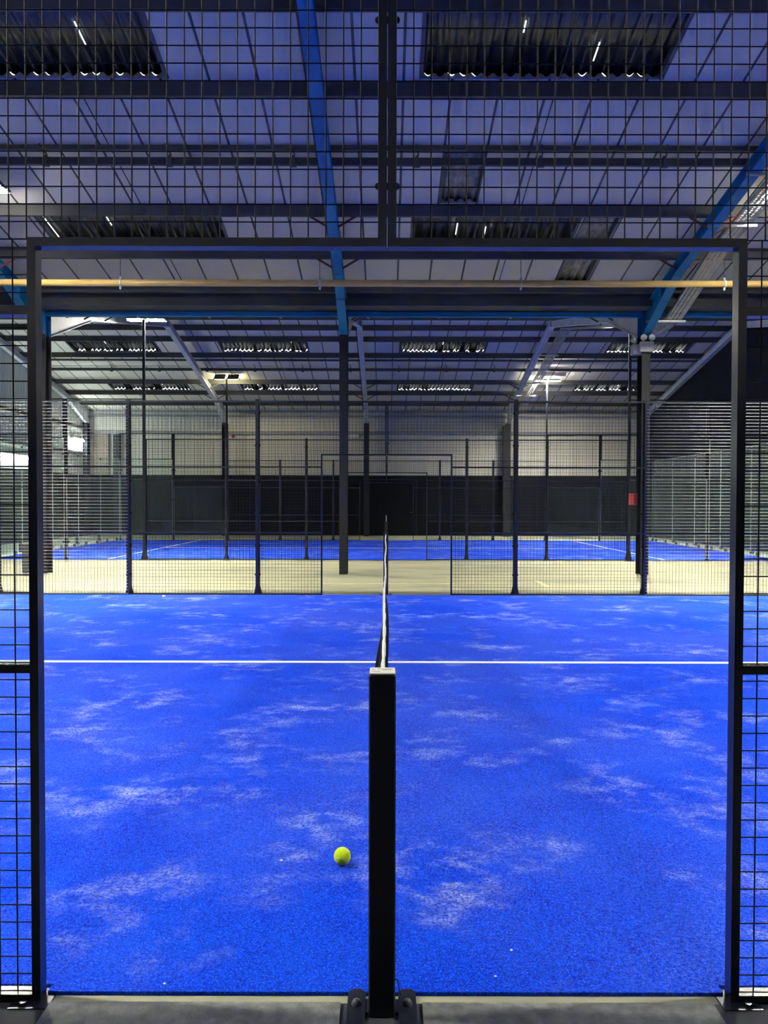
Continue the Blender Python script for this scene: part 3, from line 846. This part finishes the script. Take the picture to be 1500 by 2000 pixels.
# ------------------------------------------------------------------ nets
def net_post(y, s, label):
    """s=+1: net leaves towards +y"""
    x = -.0105
    t = thing('net_post', (x, y, 0), label, 'net post', 'net posts')
    m = MB(); m.cbox(x-.0375, x+.0375, y-.039, y+.039, 0, .962, .004); m.build('upright', M['post'], t)
    m = MB(); m.cbox(x-.0360, x+.0360, y-.0375, y+.0375, .962, .968, .002); m.build('cap', M['plastic'] if y < 3 else M['post'], t)
    for sx in (-1, 1):
        a, b = x+sx*.047, x+sx*.098
        m = MB(); y0 = y-.09; y1 = y+.072
        pl = [(min(a, b), y0), (max(a, b), y0), (max(a, b), y1-.015), (max(a, b)-.01, y1-.004), (max(a, b)-.02, y1), (min(a, b)+.02, y1), (min(a, b)+.01, y1-.004), (min(a, b), y1-.015)]
        n = len(m.v); m.v += [(p, q, 0.) for p, q in pl] + [(p, q, .016) for p, q in pl]
        for i in range(8): m.f.append((n+i, n+(i+1) % 8, n+8+(i+1) % 8, n+8+i))
        m.f += [tuple(n+i for i in range(8)), tuple(n+8+i for i in range(8))]
        m.box(min(x+sx*.0385, a+sx*.003), max(x+sx*.0385, a+sx*.003), y-.03, y+.03, 0, .012)
        pt = m.build('foot_plate', M['post'], t)
        m = MB(); m.sphere(((a+b)/2, y, .016), .014, 12, 8, 1.2); m.build('bolt', M['darkplastic'], pt, True)
    if y < 3:   # printed label on the cap and a cut cable tie by the foot
        m = MB()
        for r, (xa, xb, yo) in enumerate(((-.030, -.020, .012), (-.030, -.008, -.014), (-.014, .026, .018), (.0, .022, .002))):
            q = xa
            while q < xb:
                w = random.uniform(.0012, .0028); m.box(x+q, x+q+w, y+yo-.004, y+yo+.003, .968, .9684); q += w+.0014
        m.build('cap_print', M['ink'], t)
        m = MB(); m.tube([(x+.038, y+.02, .075), (x+.044, y+.03, .07), (x+.05, y+.02, .05), (x+.053, y+.01, .035)], .0014, 6); m.build('cable_tie', M['wire'], t, True)
    return t
def net(ya, yb, label):
    t = thing('court_net', (-.0105, (ya+yb)/2, 0), label, 'net')
    L = yb-ya
    def top(y): u = (y-ya)/L; return .945-.06*4*u*(1-u)
    def sway(y, z, side):
        u = (y-ya)/L; f_ = max(0, (top(y)-z)/.9); g = min(1, f_/.06)*math.exp(-1.6*f_)
        a = -.030*math.exp(-((y-ya-.35)/1.0)**2)-.003 if side < 0 else (.020+.007*math.sin(y*1.9))*math.exp(-max(0, y-ya-2.5)/3)
        return -.0105 + .0045*math.sin(u*19)*(.4+u) + g*a*(1-.5*u)*min(1, (y-ya)/.12+.2)*min(1, (yb-y)/.2)
    for side in (-1, 1):
        m = MB(); n = int(L/.045)
        for i in range(n+1):
            y = ya+L*i/n; tz = top(y)
            m.tube([(sway(y, z, side), y, z) for z in (tz, tz-.03, tz-.06, tz-.15, tz-.3, tz-.55, .03)], .0015, 4, False)
        for j in range(20):
            pts = []
            for i in range(61):
                y = ya+L*i/60; z = top(y)-.045*(j+.5); z = max(z, .03); pts.append((sway(y, z, side), y, z))
            m.tube(pts, .0015, 4, False)
        m.build('netting', M['netblack'], t)
    m = MB(); K = 160
    for i in range(K+1):
        y = ya+L*i/K; zt = top(y); x = sway(y, zt, 1)+.0008*math.sin(i*1.7); w = .0058+.0012*math.sin(i*.9)
        m.v += [(x-w, y, zt-.045), (x-w*.95, y, zt), (x-w*.4, y, zt+.006), (x+w*.4, y, zt+.006), (x+w*.95, y, zt), (x+w, y, zt-.045)]
    for i in range(K):
        for j in range(6):
            a = i*6+j; b = i*6+(j+1) % 6; m.f.append((a, b, b+6, a+6))
    m.f += [tuple(range(6)), tuple(K*6+j for j in range(6))]
    m.build('top_tape', M['netwhite'], t, True)
    return t
net_post(2.2225, 1, 'square black net post with white label cap in the near opening'); net_post(12.27, -1, 'black net post at the far end of the near net')
net_post(19.72, 1, 'black net post at the front of the second court, behind the near net'); net_post(29.78, -1, 'black net post at the back of the second court')
net(2.2625, 12.228, 'padel net with white top tape running away down the near court')
net(19.762, 29.738, 'padel net with white top tape on the second court')

# ------------------------------------------------------------------ floodlights
def mast(x, y, H, label, away=False, reach=0., lip=.0005):
    t = thing('floodlight_mast', (x, y, 0), label, 'floodlight', 'floodlight masts')
    m = MB(); m.cbox(x-.032, x+.032, y-.032, y+.032, 0, H, .004); m.build('pole', M['post'] , t)
    m = MB(); m.box(x-.1, x+.1, y-.1, y+.1, 0, .014); m.prism_y([(x+.032, .014), (x+.09, .014), (x+.032, .3)], y-.004, y+.004); m.prism_y([(x-.032, .014), (x-.032, .3), (x-.09, .014)], y-.004, y+.004); m.build('base_plate', M['post'], t)
    yc = y+reach
    m = MB(); m.box(x-.5, x+.5, yc-.02, yc+.02, H+.03, H+.07); m.box(x-.02, x+.02, min(y, yc), max(y, yc), H, H+.03); m.build('crossbar', M['darkplastic'], t)
    for s in (-1, 1):
        xc = x+s*.25
        m = MB()
        if not away:
            m.cbox(xc-.22, xc+.22, yc-.16, yc+.16, H+.055, H+.105, .012)
            for q in range(9): m.box(xc-.19+q*.045, xc-.182+q*.045, yc-.13, yc+.13, H+.105, H+.13)
            hd = m.build('lamp_head', M['darkplastic'], t)
            m = MB(); m.box(xc-.205, xc+.205, yc-.145, yc+.145, H+.055-lip, H+.056); m.build('led_panel', M['lamp'], hd)  # lip bares the glowing panel sides, added to spill light onto the ceiling
        else:   # head tipped up, back of the housing towards the viewer
            m.prism_x([(y-.10, H+.02), (y+.12, H+.20), (y+.09, H+.24), (y-.13, H+.06)], xc-.20, xc+.20)
            for q in range(8): m.prism_x([(y-.13, H+.06), (y+.09, H+.24), (y+.07, H+.265), (y-.15, H+.085)], xc-.17+q*.045, xc-.162+q*.045)
            hd = m.build('lamp_head', M['darkplastic'], t)
            m = MB(); m.prism_x([(y-.08, H+.021), (y+.12, H+.185), (y+.128, H+.175), (y-.072, H+.011)], xc-.18, xc+.18); m.build('led_panel', M['lampdim'], hd)
    return t
mast(-6, 2.18, 6.1, 'floodlight mast left of the front fence, lamps above the picture', reach=.75, lip=.004); mast(6, 2.18, 6.1, 'floodlight mast right of the front fence, lamps above the picture', reach=.75, lip=.004)
mast(-6.07, 12.36, 5.97, 'glaring floodlight at the left edge of the picture', reach=-.6, lip=.002); mast(6.07, 12.36, 5.97, 'glaring floodlight at the right edge of the picture', reach=-.6, lip=.002)
mast(-6, 19.67, 5.92, 'glaring twin floodlight on a mast at the front left of the second court', reach=.25); mast(6, 19.67, 5.92, 'floodlight mast at the front right of the second court, behind the white rafter', reach=.25, lip=.003)
mast(-6, 29.84, 6.0, 'floodlight mast at the back left of the second court, dark lamp backs showing', away=True); mast(6, 29.84, 5.92, 'twin floodlight on a pale mast at the back right of the second court', reach=-.1, lip=.006)

# glowing bars added where reflected floodlights show, lighting the left wall
for (ya, yb, z, lab) in ((26.2, 28.6, 2.97, 'long bright added glow bar on the left wall'), (32.3, 33.4, 3.98, 'short added glow bar high in the far left corner')):
    t = thing('added_glow_bar', (XL+.1, (ya+yb)/2, z), lab, 'added glow bar', 'added glow bars on the left wall')
    m = MB(); m.box(XL, XL+.13, ya, yb, z+.03, z+.09); hb = m.build('housing', M['plastic'], t)
    m = MB(); m.tube([(XL+.14, ya+.03, z), (XL+.14, yb-.03, z)], .035, 10); m.build('tube', M['glowbar'], t, True)

# ------------------------------------------------------------------ small things
t = thing('emergency_light', (5.14, 15.75, 4.5), 'white twin-head emergency light on the front of the right column', 'emergency light')
m = MB(); m.cbox(5.00, 5.275, 15.72, 15.80, 4.425, 4.625, .012); m.build('battery_box', M['plastic'], t)
for x in (5.065, 5.225):
    m = MB(); m.tube([(x, 15.76, 4.62), (x, 15.76, 4.66)], .012, 8); m.tube([(x, 15.79, 4.70), (x, 15.76, 4.70), (x, 15.71, 4.70)], .04, 16, r2=.062); h = m.build('lamp_head', M['plastic'], t)
    m = MB(); m.tube([(x, 15.708, 4.70), (x, 15.702, 4.70)], .055, 16); m.build('lamp_lens', M['lens'], h)
t = thing('emergency_light', (4.95, 15.95, 4.5), 'second emergency light seen edge-on at the left side of the right column', 'emergency light')
m = MB(); m.cbox(4.90, 5.135, 15.86, 16.06, 4.40, 4.60, .01); m.build('battery_box', M['lens'], t)
m = MB(); m.tube([(4.98, 15.95, 4.66), (4.90, 15.93, 4.71)], .04, 14, r2=.06); m.tube([(4.97, 15.95, 4.59), (4.97, 15.95, 4.66)], .012, 8); m.build('lamp_head', M['lens'], t)
m = MB(); m.cbox(4.90, 5.08, 16.068, 16.084, 1.40, 1.63, .003)
tag(m.build('red_sign', M['redsign']), 'small plain red sign fixed to the left side of the right column', 'sign')
t = thing('waste_bin', (-7.12, 15.95, 0), 'dark grey bin standing left of the left black column', 'bin')
m = MB(); m.cbox(-7.28, -6.96, 15.82, 16.10, .02, .55, .012); m.build('body', M['darkplastic'], t)
m = MB(); m.cbox(-7.29, -6.95, 15.81, 16.11, .55, .59, .01); m.build('lid', M['darkplastic'], t)
m = MB(); m.tube([(-7.2, 16.0, .02), (-7.04, 16.0, .02)], .02, 8); m.build('wheel', M['frame'], t)
m = MB(); m.tube([(-6.62, 34.29, 4.27), (-6.62, 34.22, 4.27)], .075, 16)
tag(m.build('alarm_bell', M['redsign']), 'small red alarm bell on the back wall beside the left column', 'alarm bell')
m = MB(); m.box(-1.6, -1.2, 34.24, 34.30, 4.22, 4.36)
tag(m.build('wall_box', M['plastic']), 'small white box light high on the back wall, left of the middle column', 'wall light')

# ball
t = thing('padel_ball', (-.172, 3.10, .012), 'fluorescent yellow ball lying on the blue turf left of the net post', 'ball')
cx, cy, cz, r = -.172, 3.10, .0455, .0335
m = MB(); m.sphere((cx, cy, cz), r, 48, 32); m.build('felt', M['ball'], t, True)
pts = []
for i in range(97):
    a = 2*PI*i/96; A = .44
    th = PI/2-(PI/2-A)*math.cos(a); ph = a/2+A*math.sin(2*a)
    pts = pts
pts = []
for i in range(129):
    u = 2*PI*i/128
    p = Vector((.75*math.cos(u)+.25*math.cos(3*u), .75*math.sin(u)-.25*math.sin(3*u), 2*math.sqrt(.75*.25)*math.sin(2*u)))
    p.normalize(); p = Matrix.Rotation(.9, 3, 'X') @ Matrix.Rotation(.5, 3, 'Z') @ p
    pts.append((cx+p.x*r*.999, cy+p.y*r*.999, cz+p.z*r*.999))
m = MB(); m.tube(pts, .0009, 6, False); m.build('seam', M['seam'], t, True)
# grains of grit on the turf
for i, (x, y, lab) in enumerate(((-.417, 3.13, 'white fleck of grit on the turf left of the yellow ball'), (.40, 2.50, 'tiny white fleck on the turf right of the near net post'), (.33, 2.36, 'tiny pale fleck near the front edge of the turf, right side'), (-.655, 2.32, 'tiny pale fleck at the front edge of the turf, left side'), (-3.35, 11.9, 'pale fleck on the turf near the far fence'))):
    m = MB(); rr = .005 if i == 0 else .0035 if i < 4 else .02
    m.sphere((x, y, .012+rr*.6), rr, 8, 6, .7); m.sphere((x+rr*.9, y+.001, .012+rr*.5), rr*.6, 8, 6, .8)
    tag(m.build('grit_fleck', M['pebble'], None, True), lab, 'fleck', 'flecks on the turf')

# ------------------------------------------------------------------ camera, world, view
cam = bpy.data.cameras.new('camera'); co = bpy.data.objects.new('camera', cam); C.objects.link(co)
cam.sensor_fit = 'VERTICAL'; cam.sensor_height = 36; cam.sensor_width = 27
F = 1550.
cam.lens = 36*F/2000
pitch = .021; roll = .0021
cam.shift_y = (981-(1000-F*math.tan(pitch)))/2000
cam.shift_x = -5/2000
co.matrix_world = Matrix.Translation((.0, 0, 1.44)) @ Matrix.Rotation(PI/2-pitch, 4, 'X') @ Matrix.Rotation(roll, 4, 'Z')
cam.clip_start = .05; cam.clip_end = 200
S.camera = co
w = bpy.data.worlds.new('world'); S.world = w; w.use_nodes = True
w.node_tree.nodes['Background'].inputs[0].default_value = (.02, .025, .04, 1); w.node_tree.nodes['Background'].inputs[1].default_value = .5
S.view_settings.view_transform = 'Standard'; S.view_settings.look = 'None'; S.view_settings.gamma = 1; S.view_settings.use_curve_mapping = False
S.view_settings.exposure = 0.14
